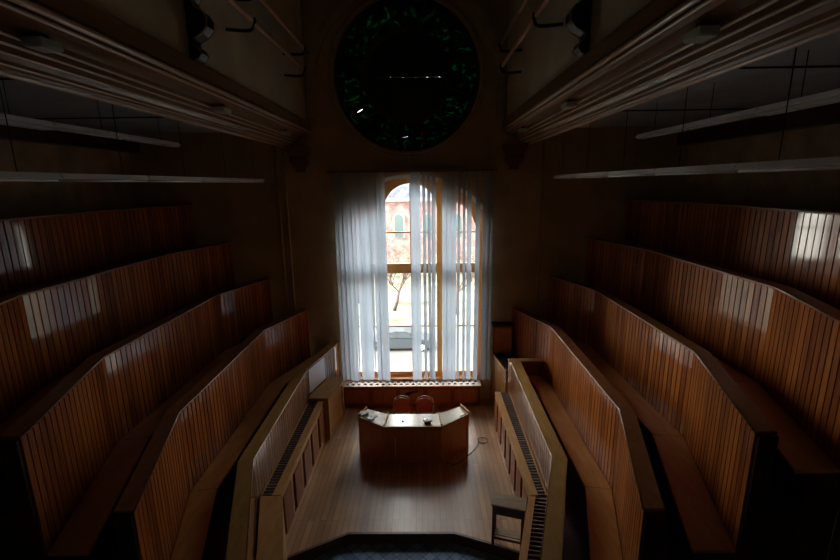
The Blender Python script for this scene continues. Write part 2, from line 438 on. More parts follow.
# wooden wall box
t = thing('wall_box', 'square brown wooden box with dark top fixed to wall right of window', 'box', (2.5, 11.3, 1.46))
bb = B(); bb.box(2.25, 2.755, 11.17, D-.002, 1.46, 2.25); bb.build('body', M['cabpanel'], t, bevel=.006)
bb = B(); bb.box(2.28, 2.73, 11.15, 11.169, 1.52, 2.19); bb.build('door', M['desk'], t)
bb = B(); bb.box(2.22, 2.765, 11.13, D-.002, 2.251, 2.30); bb.build('lid', M['black'], t)

# ------------------------------------------------------------------ radiator cabinets
def radiator(s, name, label, yA, yB, xf, z, npan, poly):
    """front face x=xf between yB (near) and yA (far)"""
    t = thing(name, label, 'radiator cabinet', (s*xf, (yA+yB)/2, 0), 'radiator cabinets along the front rows')
    back = lambda y: poly_x(poly, y)-.03
    def quad(x0, x1): return [(s*x0(yA), yA), (s*x1(yA), yA), (s*x1(yB), yB), (s*x0(yB), yB)]
    F = lambda y: xf
    # frame front: posts and rails around recessed doors
    bb = B()
    bb.hexa([(s*xf, yB, 0), (s*(xf+.03), yB, 0), (s*(xf+.03), yA, 0), (s*xf, yA, 0), (s*xf, yB, .14), (s*(xf+.03), yB, .14), (s*(xf+.03), yA, .14), (s*xf, yA, .14)])
    bb.box(s*xf, s*(xf+.03), yB, yA, z-.16, z-.03)
    pitch = (yA-yB)/npan
    for i in range(npan+1):
        y = yB+pitch*i; bb.box(s*xf, s*(xf+.03), max(yB, y-.045), min(yA, y+.045), .14, z-.16)
    bb.build('front_frame', M['cab'], t)
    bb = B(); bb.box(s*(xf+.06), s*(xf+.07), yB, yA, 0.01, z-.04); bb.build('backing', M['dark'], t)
    for i in range(npan):
        y0 = yB+pitch*i+.16; y1 = yB+pitch*(i+1)-.05
        bb = B(); bb.box(s*(xf-.012), s*(xf+.025), y0, y1, .15, z-.17); bb.build('door', M['cabpanel'], t, bevel=.006)
    for (ya, yb) in ((yB, yB+.03), (yA-.03, yA)):
        bb = B(); bb.box(s*(xf+.031), s*(back(ya)), ya, yb, 0.01, z-.031); bb.build('side_panel', M['cab'], t)
    # top border and slatted grille
    bb = B()
    bb.prism(quad(lambda y: xf-.015, lambda y: xf+.12), z-.03, z)
    bb.prism(quad(lambda y: back(y)-.03, lambda y: back(y)), z-.03, z)
    bb.build('top_rail', M['cab'], t, bevel=.004)
    bb = B(); n = int((yA-yB)/.075)
    for i in range(n):
        y = yB+.03+i*(yA-yB-.06)/(n-1)
        bb.box(s*(xf+.12), s*(back(y)-.03), y-.013, y+.013, z-.03, z-.005)
    bb.box(s*(xf+.2), s*(xf+.215), yB, yA, z-.045, z-.031)
    bb.build('grille', M['stool'], t)
    return t
def poly_x(poly, y):
    for (x0, y0), (x1, y1) in zip(poly, poly[1:]):
        if y1 <= y <= y0: return x1+(y-y1)/(y0-y1)*(x0-x1)
    return poly[-1][0]
radiator(-1, 'radiator_cabinet', 'long slatted-top wooden radiator cabinet along left front barrier', 9.38, 6.22, 2.0, 1.05, 5, POLY[0])
RP = [(2.46, 10.05), (2.50, 9.87), (2.41, 6.13), (1.62, YF)]
radiator(1, 'radiator_cabinet', 'long slatted-top wooden radiator cabinet along right front barrier', 9.85, 6.22, 2.11, 1.02, 7, RP)

def bent_box(s, label, poly, slats, xo, z):
    """box that follows the bend of the front row towards the camera"""
    y0, y1 = 6.20, 4.0
    i0 = poly_x(poly, y0)-.03; i1 = poly_x(poly, y1)-.03
    f0, f1 = i0-xo, i1-xo
    t = thing('radiator_cabinet', label, 'radiator cabinet', (s*f0, 5.1, -.19), 'radiator cabinets along the front rows')
    zb = -.188
    bb = B()
    bb.prism([(s*f0, y0), (s*(f0+.03), y0), (s*(f1+.03), y1), (s*f1, y1)], zb, z-.03); bb.build('front_panel', M['cab'], t)
    bb = B(); bb.prism([(s*(f0+.031), y0), (s*i0, y0), (s*i0, y0-.03), (s*(f0+.025), y0-.03)], zb, z-.031); bb.build('side_panel', M['dark'], t)
    if not slats:
        bb = B(); bb.prism([(s*(f0-.01), y0), (s*i0, y0), (s*i1, y1), (s*(f1-.01), y1)], z-.03, z); bb.build('top', M['cab'], t, bevel=.006)
    else:
        bb = B()
        bb.prism([(s*(f0-.015), y0), (s*(f0+.10), y0), (s*(f1+.10), y1), (s*(f1-.015), y1)], z-.03, z)
        bb.build('top_rail', M['cab'], t, bevel=.004)
        bb = B(); n = 28
        for i in range(n):
            y = y0-.04-(y0-y1-.08)*i/(n-1); q = (y0-y)/(y0-y1)
            fx, ix = f0+(f1-f0)*q, i0+(i1-i0)*q
            bb.hexa([(s*(fx+.10), y-.013, z-.03), (s*ix, y-.045, z-.03), (s*ix, y-.019, z-.03), (s*(fx+.10), y+.013, z-.03),
                     (s*(fx+.10), y-.013, z-.005), (s*ix, y-.045, z-.005), (s*ix, y-.019, z-.005), (s*(fx+.10), y+.013, z-.005)])
        bb.build('grille', M['stool'], t)
bent_box(-1, 'plain wooden boxed cover, the nearer piece beside the left front barrier', POLY[0], False, .36, 1.05)
bent_box(1, 'angled slatted radiator cover, the nearer piece behind the small table', RP, True, .30, 1.02)

# left corner cabinet near the window
t = thing('corner_cabinet', 'light brown wooden cabinet in left corner at far end of radiator cover', 'cabinet', (-1.9, 9.85, 0))
q = [(-1.90, 9.42), (-1.74, 10.50), (-2.12, 10.50), (-2.34, 9.60), (-2.34, 9.42)]
bb = B(); bb.prism(q, .003, 1.08); bb.build('body', M['cab'], t)
q2 = [(-1.875, 9.40), (-1.715, 10.52), (-2.115, 10.52), (-2.335, 9.60), (-2.335, 9.40)]
bb = B(); bb.prism(q2, 1.081, 1.115); bb.build('top', M['cab'], t, bevel=.008)
def on_face(u, z, d):   # along the front face from near to far
    x = -1.90+u*.16; y = 9.42+u*1.08; L = math.hypot(.16, 1.08)
    return (x+d*1.08/L, y-d*.16/L, z)
bb = B()
for (u0, u1, z0, z1) in ((.0, .09, .05, 1.06), (.91, 1, .05, 1.06), (.09, .91, .05, .16), (.09, .91, .95, 1.06)):
    bb.hexa([on_face(u0, z0, .001), on_face(u1, z0, .001), on_face(u1, z0, .02), on_face(u0, z0, .02), on_face(u0, z1, .001), on_face(u1, z1, .001), on_face(u1, z1, .02), on_face(u0, z1, .02)])
bb.build('door_frame', M['rail'], t)

# added pale panel standing in for the window's reflection on left barrier
p0, p1 = Vector((-2.38, 9.58)), Vector((-2.17, 10.43)); u = (p1-p0).normalized(); n = Vector((u.y, -u.x))
def wp(a, d): q = p0+u*a+n*d; return (q.x, q.y)
bb = B(); bb.prism([wp(.02, .022), wp(.84, .022), wp(.84, .036), wp(.02, .036)], 1.16, 1.735)
o = bb.build('window_reflection_panel', M['white']); tag(o, 'blank white board fixed on the left barrier above the corner cabinet', 'board')

# ------------------------------------------------------------------ radiator cover beneath window
t = thing('window_radiator_cover', 'wooden radiator cover with perforated pale top below window', 'radiator cover', (0, 11.2, 0))
x0, x1 = -1.84, 1.90; yf = 11.05
bb = B(); bb.box(x0, x1, yf+.02, yf+.035, .003, .585); bb.build('front_panel', M['desk'], t)
bb = B(); bb.box(x0, x1, yf, yf+.02, .49, .585); bb.box(x0, x1, yf, yf+.02, .003, .09)
N = 5
for i in range(N+1):
    x = x0+(x1-x0)*i/N; bb.box(max(x0, x-.06), min(x1, x+.06), yf, yf+.02, .09, .49)
bb.build('front_frame', M['cabpanel'], t)
for sx in (x0, x1-.03):
    bb = B(); bb.box(sx, sx+.03, yf+.036, D-.003, .003, .585); bb.build('side_panel', M['desk'], t)
loops = [[(x0-.03, yf-.03), (x1+.03, yf-.03), (x1+.03, D-.002), (x0-.03, D-.002)]]
n = 22
for r_ in range(2):
    for i in range(n):
        cx = x0+.09+(x1-x0-.18)*(i+(.5 if r_ else 0))/(n-.5); cy = yf+.10+r_*.14
        loops.append([(cx+.05*math.cos(a*PI/4), cy+.048*math.sin(a*PI/4)) for a in range(8)])
bb = B(); bb.holed(loops, .587, .607, 'xy'); bb.build('perforated_top', M['perf'], t)
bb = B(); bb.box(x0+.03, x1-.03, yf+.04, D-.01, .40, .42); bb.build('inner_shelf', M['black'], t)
bb = B(); bb.tube([(x0-.03, yf-.03, .60), (0, yf-.03, .60), (x1+.03, yf-.03, .60)], .014, 6); bb.build('edge_bead', M['frame'], t, smooth=True)
# broken dark vent hole
pts = [(-.20, .33), (-.16, .40), (-.08, .42), (0, .44), (.10, .43), (.13, .47), (.20, .43), (.14, .40), (.04, .38), (-.04, .33), (-.12, .31)]
bb = B(); bb.prism([(x+.03, z) for x, z in pts], yf+.012, yf+.0195, 'xz'); bb.build('broken_vent', M['black'], t)

# ------------------------------------------------------------------ window_1
FY0, FY1 = 11.60, 11.70
def top_z(x, off):   # outer arch lowered by off
    return AZ+math.sqrt(max(0, AR*AR-(x-XC)**2))-off
outer = [(XC-HW+.0, .66), (XC+HW, .66)] + arc(XC, AZ, AR, 90-half, 90+half, 24)
ML, MR = -.70, .82
def lite(xa, xb, z0, z1): return [(xa, z0), (xb, z0), (xb, z1), (xa, z1)]
holes = []
secs = [(-1.66, -.77), (-.63, .75), (.89, 1.80)]
for xa, xb in secs:
    holes.append(lite(xa, xb, .78, 3.64))
mid = [(-.63, 3.90), (.75, 3.90)] + [(XC-.01+.69*math.cos(math.radians(a)), 5.35+.66*math.sin(math.radians(a))) for a in range(0, 181, 10)]
holes.append(mid)
for xa, xb in (secs[0], secs[2]):
    h = [(xa, 3.90), (xb, 3.90)]
    for i in range(9):
        x = xb+(xa-xb)*i/8
        r_ = (.50 if xa < 0 else .42) + .3*(abs(2*i/8-1)**3) + (.12 if (x-xa > .45) == (xa > 0) and xa > 0 else 0)*0
        h.append((x, top_z(x, r_)))
    holes.append(h)
bb = B(); bb.holed([outer]+holes, FY0, FY1, 'xz')
w1 = bb.build('window_1', M['frame'], loc=(XC, FY0, .66)); struct(w1, 'large arched wooden window behind vertical blinds')
bb = B()
for xa, xb in secs:
    for z in (2.13, 4.74): bb.box(xa, xb, FY0+.01, FY0+.06, z-.02, z+.02)
bb.box(.045, .085, FY0+.01, FY0+.06, .78, 3.64)
bb.box(.04, .08, FY0+.01, FY0+.06, 3.90, 6.0)
bb.build('glazing_bar', M['frame'], w1)
bb = B()
for xx in (-.70, .82): bb.box(xx-.045, xx+.045, FY0-.04, FY0, .70, top_z(xx, .02))
bb.build('mullion', M['frame'], w1, bevel=.01)
bb = B(); bb.box(XC-HW+.02, XC+HW-.02, FY0-.03, FY0-.001, 3.70, 3.84); bb.build('transom', M['frame'], w1, bevel=.01)
for xa, xb in secs:
    bb = B(); bb.box(xa-.02, xb+.02, FY0+.065, FY0+.071, .76, 3.66); bb.build('pane', M['glass'], w1)
    bb = B(); zt = 6.02 if xa == -.63 else 5.6; 
    bb.box(xa-.02, xb+.02, FY0+.065, FY0+.071, 3.88, min(zt, 6.02)); bb.build('pane', M['glass'], w1)
bb = B(); bb.box(XC-HW-.02, XC+HW+.02, D-.04, FY0, .625, .665); bb.build('window_sill', M['frame'], w1, bevel=.008)
# white painted reveal lining the arch
bb = B(); a_o = arc(XC, AZ, AR-.001, 90-half, 90+half, 24); a_i = arc(XC, AZ, AR-.02, 90-half, 90+half, 24)
bb.prism(a_o+list(reversed(a_i)), D-.002, FY0-.002, 'xz')
bb.box(XC-HW+.001, XC-HW+.02, D-.002, FY0-.002, .67, top_z(XC-HW, 0)); bb.box(XC+HW-.02, XC+HW-.001, D-.002, FY0-.002, .67, top_z(XC+HW, 0))
bb.build('reveal_lining', M['reveal'], w1)
bb = B(); a_o = arc(XC, AZ, AR-.02, 90-half, 90+half, 24); a_i = arc(XC, AZ, AR-.10, 90-half, 90+half, 24)
bb.prism(a_o+list(reversed(a_i)), FY0-.012, FY0-.001, 'xz'); bb.build('arch_bead', M['reveal'], w1)

# ------------------------------------------------------------------ window_2 : round stained glass
def ring(b, c, r0, r1, y0, y1, n=64):
    P = lambda r, a, y: (c[0]+r*math.cos(a), y, c[1]+r*math.sin(a))
    for i in range(n):
        a, e = 2*PI*i/n, 2*PI*(i+1)/n
        for (q0, yy0), (q1, yy1) in (((r0, y0), (r1, y0)), ((r1, y0), (r1, y1)), ((r1, y1), (r0, y1)), ((r0, y1), (r0, y0))):
            b.face([P(q0, a, yy0), P(q1, a, yy1), P(q1, e, yy1), P(q0, e, yy0)])
bb = B(); ring(bb, RC, RR-.07, RR-.001, D+.1, D+.3)
ring(bb, RC, 1.0, 1.10, D+.14, D+.26)
for i in range(12):
    a = 2*PI*(i+.5)/12; ca, sa = math.cos(a), math.sin(a); w = .022
    pts = [(RC[0]+r*ca-t*sa, RC[1]+r*sa+t*ca) for r, t in ((1.08, -w), (RR-.06, -w), (RR-.06, w), (1.08, w))]
    bb.prism(pts, D+.14, D+.24, 'xz')
w2 = bb.build('window_2', M['dark'], loc=(RC[0], D+.1, RC[1]-RR)); struct(w2, 'round window of dark green stained glass')
for i in range(12):
    a0 = 2*PI*(i+.5)/12+.001; a1 = 2*PI*(i+1.5)/12-.001
    bb = B(); pts = [(RC[0]+1.09*math.cos(a0+(a1-a0)*k/6), RC[1]+1.09*math.sin(a0+(a1-a0)*k/6)) for k in range(7)] + \
        [(RC[0]+(RR-.065)*math.cos(a1-(a1-a0)*k/6), RC[1]+(RR-.065)*math.sin(a1-(a1-a0)*k/6)) for k in range(7)]
    # a cracked corner lets daylight through on a few panes
    holes = []
    if i in (6, 8):
        am = a0+(a1-a0)*random.uniform(.3, .7); rm = random.uniform(1.2, 1.5)
        cx, cz = RC[0]+rm*math.cos(am), RC[1]+rm*math.sin(am); an = random.uniform(-.5, .8); L = random.uniform(.07, .12)
        holes = [[(cx-L*math.cos(an), cz-L*math.sin(an)), (cx+.004, cz-.004), (cx+L*math.cos(an), cz+L*math.sin(an)), (cx-.004, cz+.004)]]
    bb.holed([pts]+holes, D+.241, D+.247, 'xz'); bb.build('pane', M['stained'], w2)
for up in (0, 1):
    aa = [PI*k/20 + (0 if up else PI) for k in range(21)]
    g = .006
    pts = [(RC[0]+1.02*math.cos(a), RC[1]+1.02*math.sin(a)) for a in aa]
    if up == 0:   # jagged upper edge of the lower board: a broken thread of light
        top = []
        for k in range(41):
            x = RC[0]+1.0-2.0*k/40
            gap = random.choice([.008, .005, .003, .006]) if -.46 < x-RC[0]-.03 < .85 and k % 2 == 0 else 0
            top.append((x, RC[1]-gap-.0005))
        pts = [(RC[0]+1.02*math.cos(a), RC[1]+1.02*math.sin(a)-.0005) for a in aa] + [(x, z) for x, z in reversed(top)]
    bb = B(); bb.prism(pts, D+.20, D+.22, 'xz'); bb.build('blackout_board', M['black'], w2)
bb = B(); 
for r_, y_, t_ in ((RR+.05, D-.03, .035), (RR+.13, D-.015, .02)):
    bb.tube([(RC[0]+r_*math.cos(2*PI*k/72), y_, RC[1]+r_*math.sin(2*PI*k/72)) for k in range(72)], t_, 6, closed=True)
struct(bb.build('trim_8', M['plaster_brown'], smooth=True), 'raised ring moulding of the round window')
bb = B(); bb.box(-2.4, RC[0]-RR-.13, D-.05, D, 8.12, 8.19); bb.box(RC[0]+RR+.13, 2.4, D-.05, D, 8.12, 8.19); bb.box(.0, .10, D-.06, D, 6.42, 6.70)
struct(bb.build('trim_9', M['plaster_brown']), 'string course and keystone on back wall')
# big arched rib around the round window
pts = arc(.03, 8.3, 2.42, 0, 180, 40)+list(reversed(arc(.03, 8.3, 2.22, 0, 180, 40)))
bb = B(); bb.prism(pts, D-.12, D, 'xz'); struct(bb.build('trim_10', M['plaster_brown']), 'arched rib above the round window')
for s in (-1, 1):
    bb = B(); bb.box(s*2.21, s*2.41, D-.12, D, 7.6, 8.3); struct(bb.build('trim_%d' % (11 if s < 0 else 12), M['plaster_brown']))

# ------------------------------------------------------------------ vertical blinds
t = thing('vertical_blind', 'tall white vertical fabric blinds, partly parted, hanging before arched window', 'blind', (0, 11.2, .7))
bb = B(); bb.box(-2.0, 2.24, 11.17, 11.25, 6.28, 6.335); bb.build('headrail', M['beam'], t)
bb = B(); bb.box(-2.0, 2.24, 11.25, D, 6.30, 6.33); bb.build('rail_bracket', M['beam'], t)
CXc = .4076
def px2x(px, y=11.2):  # measured positions along the rail
    return (px-419.8)/437.46*y*1.0+CXc
# (x centre, angle from facing, twist)
sl = []
xs_left = [-1.81+i*.108 for i in range(12)]
for i, x in enumerate(xs_left):
    tw = {2: -.3, 4: .75, 5: .2, 7: -.8, 8: .9, 9: -.5}.get(i, random.uniform(-.2, .25))
    sl.append((x, (.18 if i % 2 else .5)+random.uniform(-.08, .12), tw, random.uniform(-.006, .006)))
for x, w in ((.14, .128), (.262, .128), (.414, .08), (.538, .08), (.665, .104),
             (.93, .128), (1.05, .128), (1.175, .128), (1.304, .067), (1.428, .067), (1.562, .119),
             (1.79, .109), (1.955, .09), (2.05, .07), (2.13, .05)):
    sl.append((x, math.acos(min(1, w/.129))+.02, random.uniform(-.12, .12), random.uniform(-.01, .01)))
for x, ang, tw, dx in sl:
    bb = B(); W = .129; n = 14; zt, zb = 6.28, .72+random.uniform(-.02, .02); rows = []
    for i in range(n+1):
        q = i/n; z = zt+(zb-zt)*q; a = ang+tw*q*q; xx = x+dx*q*3
        row = []
        for k in range(5):
            uu = (k-2)/4*W; cv = .010*(1-(k-2)**2/4)
            row.append(bb.bm.verts.new((xx+uu*math.cos(a)-cv*math.sin(a), 11.2-cv*math.cos(a)-uu*math.sin(a), z)))
        rows.append(row)
    for r0_, r1_ in zip(rows, rows[1:]):
        for k in range(4): bb.bm.faces.new([r0_[k], r0_[k+1], r1_[k+1], r1_[k]])
    bb.build('slat', M['slat'], t, smooth=True)

# ------------------------------------------------------------------ desk
DH = .87
t = thing('lecture_desk', 'dark wooden demonstration desk with angled wings in middle of stage', 'desk', (.13, 8.9, 0))
fr = [(-1.12, 8.97), (-.50, 8.54), (.75, 8.54), (1.39, 9.06)]
bk = [(-.96, 9.34), (-.45, 9.10), (.71, 9.10), (1.23, 9.43)]
for i in range(3):
    (xa, ya), (xb, yb) = fr[i], fr[i+1]; L = math.hypot(xb-xa, yb-ya); ux, uy = (xb-xa)/L, (yb-ya)/L; nx, ny = uy, -ux
    def P(a, d, z): return (xa+ux*a+nx*d, ya+uy*a+ny*d, z)
    def slab(b, a0, a1, d0, d1, z0, z1):
        b.hexa([P(a0, d0, z0), P(a1, d0, z0), P(a1, d1, z0), P(a0, d1, z0), P(a0, d0, z1), P(a1, d0, z1), P(a1, d1, z1), P(a0, d1, z1)])
    bb = B(); slab(bb, .0, L, -.035, -.012, .003, DH-.03)
    slab(bb, .0, L, -.012, 0, .003, .11); slab(bb, 0, L, -.012, 0, DH-.13, DH-.03)
    stiles = [0, L-.07] + ([L/2-.035, .22] if i == 1 else [])
    for a in stiles: slab(bb, a, a+.07, -.012, 0, .11, DH-.13)
    bb.build('front_panel', M['desk'], t)
    bb = B(); bb.prism([fr[i], fr[i+1], bk[i+1], bk[i]], DH-.045, DH-.01); bb.build('top', M['desktop'], t)
    bb = B(); slab(bb, -.005, L+.005, -.03, .012, DH-.029, DH+.012); bb.build('rim', M['rail'], t, bevel=.004)
for (a, c, h) in ((fr[0], bk[0], .06), (fr[1], bk[1], .05), (fr[2], bk[2], .05), (fr[3], bk[3], .06)):
    L = math.hypot(c[0]-a[0], c[1]-a[1]); n_ = ((c[1]-a[1])/L*.014, -(c[0]-a[0])/L*.014)
    bb = B(); bb.prism([(a[0]-n_[0], a[1]+.02-n_[1]), (a[0]+n_[0], a[1]+.02+n_[1]), (c[0]+n_[0], c[1]+n_[1]), (c[0]-n_[0], c[1]-n_[1])], DH-.009, DH+h)
    bb.build('divider', M['rail'], t)
for i in (0, 3):
    a, c = fr[i], bk[i]; sx = 1 if i == 0 else -1
    bb = B(); bb.prism([(a[0]+sx*.03, a[1]), (a[0]+sx*.06, a[1]+.02), (c[0]+sx*.03, c[1]-.01), (c[0], c[1]-.01)], .003, DH-.046); bb.build('side_panel', M['desk'], t)
for xx in (-.43, .67):
    bb = B(); bb.box(xx-.015, xx+.015, 8.60, 9.08, .003, DH-.046); bb.build('leg_panel', M['desk'], t)
bb = B(); bb.tube([(-.26, 8.525, .16), (-.26, 8.515, .3), (-.26, 8.525, .62)], .009, 6); bb.build('metal_strip', M['tube'], t)

# things on the desk
t = thing('apparatus', 'small white rounded apparatus with dark base standing on middle of desk top', 'apparatus', (.45, 8.72, DH-.01))
bb = B(); bb.box(.38, .52, 8.65, 8.77, DH-.008, DH+.045); bb.build('base', M['stool'], t, bevel=.006)
bb = B(); bb.lathe([(.075, .046), (.10, .05), (.108, .062), (.10, .075), (.06, .082), (.03, .083)], (.45, 8.72, DH), 20); bb.build('body', M['porcelain'], t, smooth=True)
bb = B(); bb.lathe([(.02, .084), (.02, .094), (.012, .098)], (.45, 8.72, DH), 12); bb.build('cap', M['porcelain'], t)
bb = B(); bb.tube([(.33, 8.70, DH-.003), (.36, 8.69, DH+.01), (.375, 8.70, DH+.03)], .006, 6)
bb.build('cord', M['cord'], t)
bb = B(); bb.lathe([(.022, 0), (.024, .004), (.02, .02), (.012, .024)], (-.10, 8.78, DH-.009), 14)
tag(bb.build('desk_knob', M['iron']), 'tiny dark round knob on bare middle of desk top', 'knob')
def paper(x, y, w, d, h, rot, label, mat='paper', name='paper_stack', z=DH-.009):
    bb = B(); c, s_ = math.cos(rot), math.sin(rot)
    n = max(1, int(h/.01))
    for i in range(n):
        j = random.uniform(-.012, .012)
        q = [(x+j+a*c-e*s_, y+j+a*s_+e*c) for a, e in ((-w/2, -d/2), (w/2, -d/2), (w/2, d/2), (-w/2, d/2))]
        bb.prism(q, z+i*h/n+.0005, z+(i+1)*h/n)
    tag(bb.build(name, M[mat]), label, 'papers')
paper(-.99, 9.08, .17, .13, .06, .5, 'white crumpled paper pile at outer end of left desk wing')
paper(-.83, 8.88, .15, .12, .045, -.5, 'white paper block near the front rim of left desk wing')
paper(-.74, 9.02, .12, .09, .012, .2, 'thin white sheet lying behind the paper block on left desk wing', name='sheet')
bb = B(); bb.tube([(1.18, 8.98, DH-.002), (1.25, 9.02, DH-.002), (1.31, 9.08, DH-.002)], .008, 6)
tag(bb.build('pen', M['iron']), 'dark pen on the right desk wing', 'pen')

# chairs
def make_chair(loc):
    t = thing('bentwood_chair', '', 'chair', loc, 'chairs behind the desk')
    x, y, z = loc
    def L(p): return [(x+a, y+b_, z+c) for a, b_, c in p]
    bb = B(); bb.lathe([(.19, .43), (.215, .435), (.22, .455), (.205, .465)], (x, y, z), 24); bb.build('seat', M['chairwood'], t)
    bb = B(); bb.lathe([(.18, .4655), (.185, .475), (.17, .485)], (x, y, z), 24); bb.build('seat_pad', M['chairred'], t, smooth=True)
    for sx in (-1, 1):
        bb = B(); bb.tube(L([(sx*.15, -.14, .43), (sx*.17, -.17, .2), (sx*.19, -.19, 0)]), [.018, .016, .012], 8); bb.build('leg', M['chairwood'], t, smooth=True)
        bb = B(); bb.tube(L([(sx*.16, .15, .43), (sx*.175, .18, .2), (sx*.185, .21, 0)]), [.018, .016, .013], 8); bb.build('leg', M['chairwood'], t, smooth=True)
    arc_ = [(-.20, .17, .44), (-.215, .19, .60), (-.21, .21, .74)] + [(.21*math.cos(math.radians(a)), .225, .76+.17*math.sin(math.radians(a))) for a in range(165, 0, -15)] + [(.21, .21, .74), (.215, .19, .60), (.20, .17, .44)]
    bb = B(); bb.tube(L(arc_), .017, 8); bb.build('back_frame', M['chairwood'], t, smooth=True)
    back = [(-.165, .52), (.165, .52), (.175, .74)] + [(.17*math.cos(math.radians(a)), .755+.14*math.sin(math.radians(a))) for a in range(10, 180, 16)] + [(-.175, .74)]
    bb = B(); bb.prism([(x+a, z+c) for a, c in back], y+.195, y+.215, 'xz'); bb.build('backrest', M['chairred'], t, bevel=.004)
    bb = B(); bb.tube(L([(.15*math.cos(k*PI/8), .15*math.sin(k*PI/8), .20) for k in range(16)]), .008, 6, closed=True); bb.build('leg_ring', M['chairwood'], t, smooth=True)
    return t
c1 = make_chair((-.17, 9.62, 0)); c1['label'] = 'round-backed red chair behind the desk, in front of its bare knobbed part'
c2 = copy_tree(c1, (.39, 9.60, 0)); c2['label'] = 'round-backed red chair behind the desk, opposite the small white apparatus'

# cord on floor
pts = [(.86, 8.50, .012), (1.0, 8.44, .012), (1.12, 8.50, .012), (1.42, 8.85, .012), (1.62, 9.15, .012)] + [(1.76+.12*math.cos(a), 9.36+.12*math.sin(a), .012+.001*i) for i, a in enumerate([PI*1.1+PI/5*k for k in range(11)])]
bb = B(); bb.tube(pts, .008, 6); tag(bb.build('power_cord', M['cord'], smooth=True), 'thin dark cord looping over the stage floor right of desk', 'cord')
bb = B(); bb.box(1.76, 1.80, 8.8, 8.84, 0.001, .02)
bb.bm.free()

# ------------------------------------------------------------------ small table in right foreground
t = thing('small_table', 'small square table with lower shelf at stage edge by right radiator cover', 'table', (1.80, 6.35, 0))
u = Vector((.58, -.17)).normalized(); v = Vector((-u.y, u.x)); o0 = Vector((1.50, 6.30))
def T(a, c): q = o0+u*a+v*c; return (q.x, q.y)
W_, D_ = .52, .26; TH = .80
bb = B(); bb.prism([T(-.02, -.02), T(W_+.02, -.02), T(W_+.02, D_+.02), T(-.02, D_+.02)], TH-.03, TH); bb.build('table_top', M['stooltop'], t, bevel=.005)
for a, c in ((0, 0), (W_-.045, 0), (0, D_-.045), (W_-.045, D_-.045)):
    bb = B(); bb.prism([T(a, c), T(a+.045, c), T(a+.045, c+.045), T(a, c+.045)], .002, TH-.031); bb.build('leg', M['stool'], t)
for (a0, c0, a1, c1_) in ((.046, .005, W_-.046, .025), (.046, D_-.025, W_-.046, D_-.005), (.005, .046, .025, D_-.046), (W_-.025, .046, W_-.005, D_-.046)):
    bb = B(); bb.prism([T(a0, c0), T(a1, c0), T(a1, c1_), T(a0, c1_)], TH-.20, TH-.032); bb.build('apron', M['stool'], t)
bb = B(); bb.prism([T(.01, .01), T(W_-.01, .01), T(W_-.01, D_-.01), T(.01, D_-.01)], .18, .20)
bb.bm.free()
bb = B(); bb.prism([T(.046, .004), T(W_-.046, .004), T(W_-.046, .02), T(.046, .02)], .12, .16); bb.build('stretcher', M['stool'], t)
bb = B(); bb.prism([T(.046, .05), T(W_-.046, .05), T(W_-.046, D_-.05), T(.046, D_-.05)], .16, .178); bb.build('lower_shelf', M['stooltop'], t)
for c in (.006, D_-.026):
    bb = B(); bb.prism([T(.05, c), T(.08, c), T(W_-.05, c), T(W_-.08, c)], .3, .31)
    bb.bm.free()

# ------------------------------------------------------------------ fluorescent lamps hanging over the tiers
def lamp(loc, L, label, group, ztop, hang=(), louvre=False):
    x, y, z = loc
    t = thing('fluorescent_lamp', label, 'lamp', loc, group)
    w = .07
    bb = B(); bb.prism([(x-w, z), (x-w*.55, z+.055), (x+w*.55, z+.055), (x+w, z), (x+w*.9, z-.004), (x-w*.9, z-.004)], y-L/2+.006, y+L/2-.006, 'xz'); bb.build('housing', M['lampgrey'], t)
    for dx in (-.04, .04):
        bb = B(); bb.tube([(x+dx, y-L/2+.04, z-.022), (x+dx, y, z-.022), (x+dx, y+L/2-.04, z-.022)], .013, 8); bb.build('tube', M['tube'], t, smooth=True)
    if louvre:
        bb = B()
        for i in range(22):
            yy = y-L/2+.05+i*(L-.1)/21; bb.box(x-w*.9, x+w*.9, yy-.004, yy+.004, z-.055, z-.036)
        bb.box(x-w*.95, x-w*.85, y-L/2+.03, y+L/2-.03, z-.056, z-.035); bb.box(x+w*.85, x+w*.95, y-L/2+.03, y+L/2-.03, z-.056, z-.035)
        bb.build('louvre', M['tube'], t)
    for hy in hang:
        bb = B(); bb.tube([(x, hy, z+.05), (x, hy, (z+ztop)/2), (x, hy, ztop)], .005, 6); bb.build('hanger', M['iron'], t)
    return t
for s in (-1, 1):
    nm = side_name[s]
    yend = 10.7 if s < 0 else 10.35
    order = ['nearest the window', 'second from the window', 'third from the window', 'fourth from the window', 'fifth from the window']
    for i in range(5):
        y = yend-1.5*i-.75
        lamp((s*3.45, y, 6.10), 1.49, 'long grey lamp in lower %s hanging line, %s' % (nm, order[i]), 'lower hanging lamp line', 7.3, (y+.3,))
    yend = 8.9 if s < 0 else 8.5
    for i in range(4):
        y = yend-1.5*i-.75
        lamp((s*4.4, y, 6.78), 1.49, 'grey lamp in upper %s hanging line near side ceiling, %s' % (nm, order[i]), 'upper hanging lamp line', 7.3, (y+.2,), louvre=(i == 2))
    # cross conduits
    for j, y in enumerate((5.4, 8.4)):
        bb = B(); bb.tube([(s*3.08, y, 7.24), (s*5, y, 7.24), (s*6.72, y, 7.24)], .013, 6)
        tag(bb.build('conduit', M['iron'], smooth=True), 'thin dark conduit crossing %s above the upper lamp line, %s' % (nm, 'nearer to viewer' if j == 0 else 'nearer to window wall'), 'conduit')

